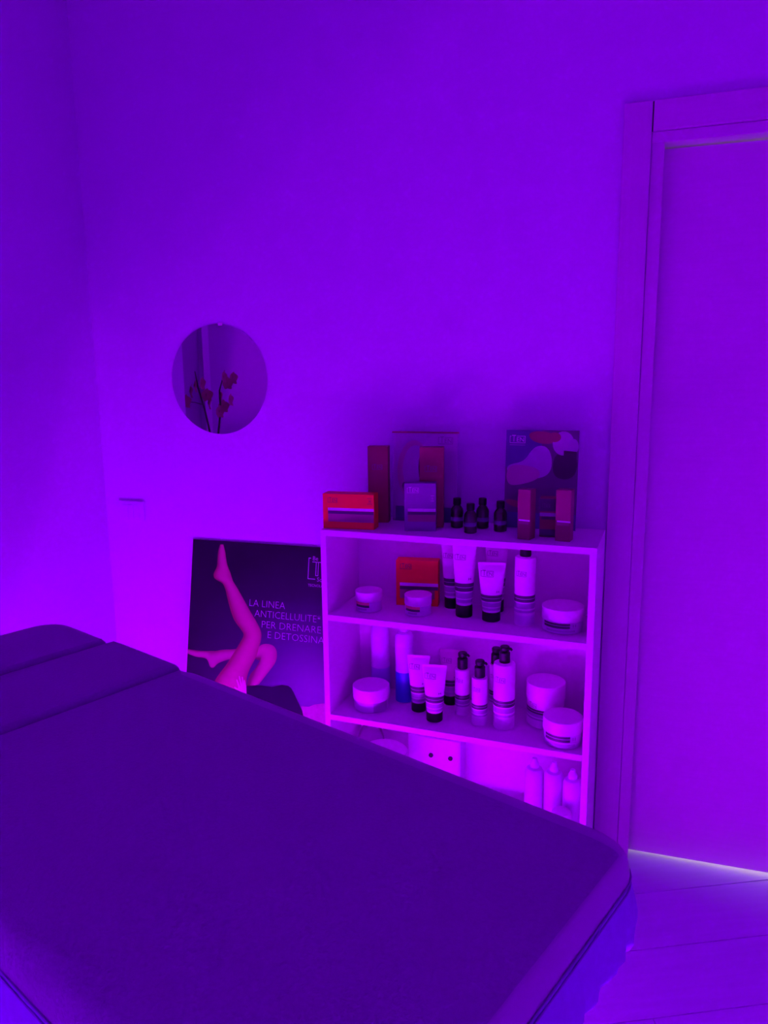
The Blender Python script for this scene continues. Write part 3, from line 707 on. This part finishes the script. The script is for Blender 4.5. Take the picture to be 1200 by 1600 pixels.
# hand resting on the thigh, fingers drawn one by one
hm = MB()
def finger(p, q, r0, r1, y):
    d = Vector((q[0]-p[0], q[1]-p[1])); nrm = Vector((-d.y, d.x)).normalized()
    pts = [(p[0]+nrm.x*r0, p[1]+nrm.y*r0), (q[0]+nrm.x*r1, q[1]+nrm.y*r1), (q[0]+d.normalized().x*r1, q[1]+d.normalized().y*r1), (q[0]-nrm.x*r1, q[1]-nrm.y*r1), (p[0]-nrm.x*r0, p[1]-nrm.y*r0)]
    print_poly(hm, pts, 0, pm(y))
print_poly(hm, [(.206, .492), (.222, .486), (.236, .484), (.240, .53), (.215, .53), (.20, .512)], 0, pm(-.0012))
for i, (p, q) in enumerate((((.211, .495), (.199, .470)), ((.218, .490), (.208, .457)), ((.225, .488), (.219, .458)), ((.232, .488), (.228, .468)), ((.208, .505), (.192, .496)))): finger(p, q, .004, .0026, -.00125-.00002*i)
hm.build('printed_hand', mat('print_hand_skin', (0.78, 0.42, 0.46), 0.5), board)
lt = MB(); fm = pm(-.0012)
def ptext(mb, s, x, z, h, width): add_text(mb, s, x, -z, h, lambda a, b: fm(a, -b), 0, width, offset=-0.016)
ptext(lt, 'LA LINEA', .230, .214, .0235, .136); ptext(lt, 'ANTICELLULITE*', .253, .248, .0235, .243)
ptext(lt, 'PER DRENARE', .280, .283, .0235, .220); ptext(lt, 'E DETOSSINARE', .304, .316, .0235, .246)
lt.build('lettering', M_posterink, board)
lgp = MB()
rp = lambda x0, x1, z0, z1: add_rect(lgp, x0, x1, z0, z1, fm)
rp(.443, .4455, .036, .107); rp(.443, .470, .1045, .107); rp(.443, .452, .036, .0385)
rp(.457, .497, .048, .0505); rp(.470, .4725, .0505, .094); rp(.478, .4805, .0505, .094); rp(.470, .4805, .0925, .095)
def ptext2(s, x, z, h, width=None): add_text(lgp, s, x, -z, h, lambda a, b: fm(a, -b), 0, width)
ptext2('Be', .457, .044, .014); ptext2('EN', .502, .090, .036, .056); ptext2('Sc', .476, .113, .014)
rp(.505, .566, .1045, .107); rp(.5635, .566, .036, .107); rp(.50, .566, .036, .0385)
ptext2('TECNOLO', .445, .131, .0085, .056)
lgp.build('logo', M_posterink, board)

# ------------------------------------------------------------------ round mirror, switch plate
mir = tag(empty('round_mirror', (-1.322, 0, 1.504)), 'round frameless mirror on the wall, reflecting an orchid', 'mirror')
MB().lathe([(.181, 0), (.1825, .0005), (.1825, .0022), (.1815, .003)], 72, [0, 0, 0], capm=(0, 1)).build('glass', [M_mirror, M_mirror], mir, (0, -.001, 0), (R(90), 0, 0))
MB().lathe([(.165, 0), (.165, .001)], 40).build('backing', M_greyink, mir, (0, -.0002, 0), (R(90), 0, 0))
MB().box(-.008, .008, -.0115, 0, .176, .186).build('clip', M_white, mir, (.016, .006, 0), bevel=0.0015)
sw = tag(empty('wall_switch', (-1.7055, 0, 1.001)), 'small white switch plate on the wall below the mirror', 'switch')
plate = MB().box(-.0535, .0535, -.010, 0, 0, .076).build('plate', M_wall, sw, bevel=0.003)
for x in (-.024, 0, .024): MB().box(x-.0105, x+.0105, -.0125, -.0095, .014, .062).build('rocker', M_wall, plate, bevel=0.001)

# ------------------------------------------------------------------ orchid on the niche sill (seen in the mirror)
ox, oy, oz = -1.97, -1.03, NZ0+0.02
orch = tag(empty('orchid', (ox, oy, oz)), 'potted orchid with dark pink blooms, reflected in the round mirror', 'plant')
MB().lathe([(.045, 0), (.048, .002), (.062, .11), (.065, .115), (.060, .116), (.056, .10), (.02, .098)], 28).build('pot', M_pot, orch, smooth=True)
MB().lathe([(.055, .085), (.056, .101), (.02, .106)], 20).build('substrate', M_soil, orch, smooth=True)
for i in range(6):
    a = i*1.08+0.3; mb = MB(); rows = []
    L = 0.10+0.02*(i % 3)
    for k in range(9):
        f = k/8; rr = .01+L*f; zz = .10+.05*math.sin(f*2.4)-.01*f; wd = .022*math.sin(math.pi*min(1, .12+f*.88))+.001
        c = Vector((math.cos(a)*rr, math.sin(a)*rr, zz)); n = Vector((-math.sin(a), math.cos(a), 0))
        rows.append([c-n*wd+Vector((0, 0, .006)), c-Vector((0, 0, .001)), c+n*wd+Vector((0, 0, .006)), c+Vector((0, 0, .001))])
    mb.rows(rows); mb.build('leaf', M_leaf, orch, smooth=True)
# mirror image seen at y -> -y: stems and blooms in world coords
def W(y, z, dx=0.0): return (dx, y-oy, z-oz)
st1 = [(0, .02, .09), W(-.995, 1.235), W(-.955, 1.36), W(-.905, 1.47), W(-.885, 1.545)]
st2 = [(0, -.02, .09), W(-1.07, 1.25), W(-1.10, 1.35), W(-1.10, 1.45), W(-1.16, 1.55)]
MB().tube(st1, [.0055, .005, .0045, .004, .002], 8).build('stem', M_stem, orch, smooth=True)
MB().tube(st2, [.0055, .005, .0045, .004, .002], 8).build('stem', M_stem, orch, smooth=True)
MB().tube([W(-.945, 1.385), W(-.87, 1.40), W(-.785, 1.405)], .002, 6).build('side_stem', M_stem, orch, smooth=True)
def bloom(y, z, s, yaw):
    mb = MB()
    for k in range(5):
        a = R(90+72*k); rows = []
        wide = .62 if k in (1, 4) else .40
        for i in range(6):
            f = i/5; rr = s*(.08+.92*f); wd = s*wide*math.sin(math.pi*(.10+.84*f)); cup = s*.25*f*f
            c = (math.cos(a)*rr, math.sin(a)*rr); n = (-math.sin(a), math.cos(a))
            rows.append([(cup, c[0]-n[0]*wd, c[1]-n[1]*wd), (cup-.001, c[0], c[1]), (cup, c[0]+n[0]*wd, c[1]+n[1]*wd), (cup+.001, c[0], c[1])])
        mb.rows(rows)
    mb.lathe([(s*.10, -.004), (s*.14, .004), (s*.05, .012)], 10)
    mb.build('bloom', M_petal, orch, W(y, z, .004), (0, 0, yaw), smooth=True)
for i, (y, z) in enumerate(((-.87, 1.475), (-.93, 1.485), (-.785, 1.405), (-.97, 1.43), (-.985, 1.39), (-1.135, 1.515), (-1.23, 1.51), (-1.17, 1.485), (-1.10, 1.42), (-1.19, 1.40), (-1.08, 1.345), (-1.12, 1.37), (-.83, 1.45))):
    bloom(y, z, .034, R(-25+17*(i % 4)))
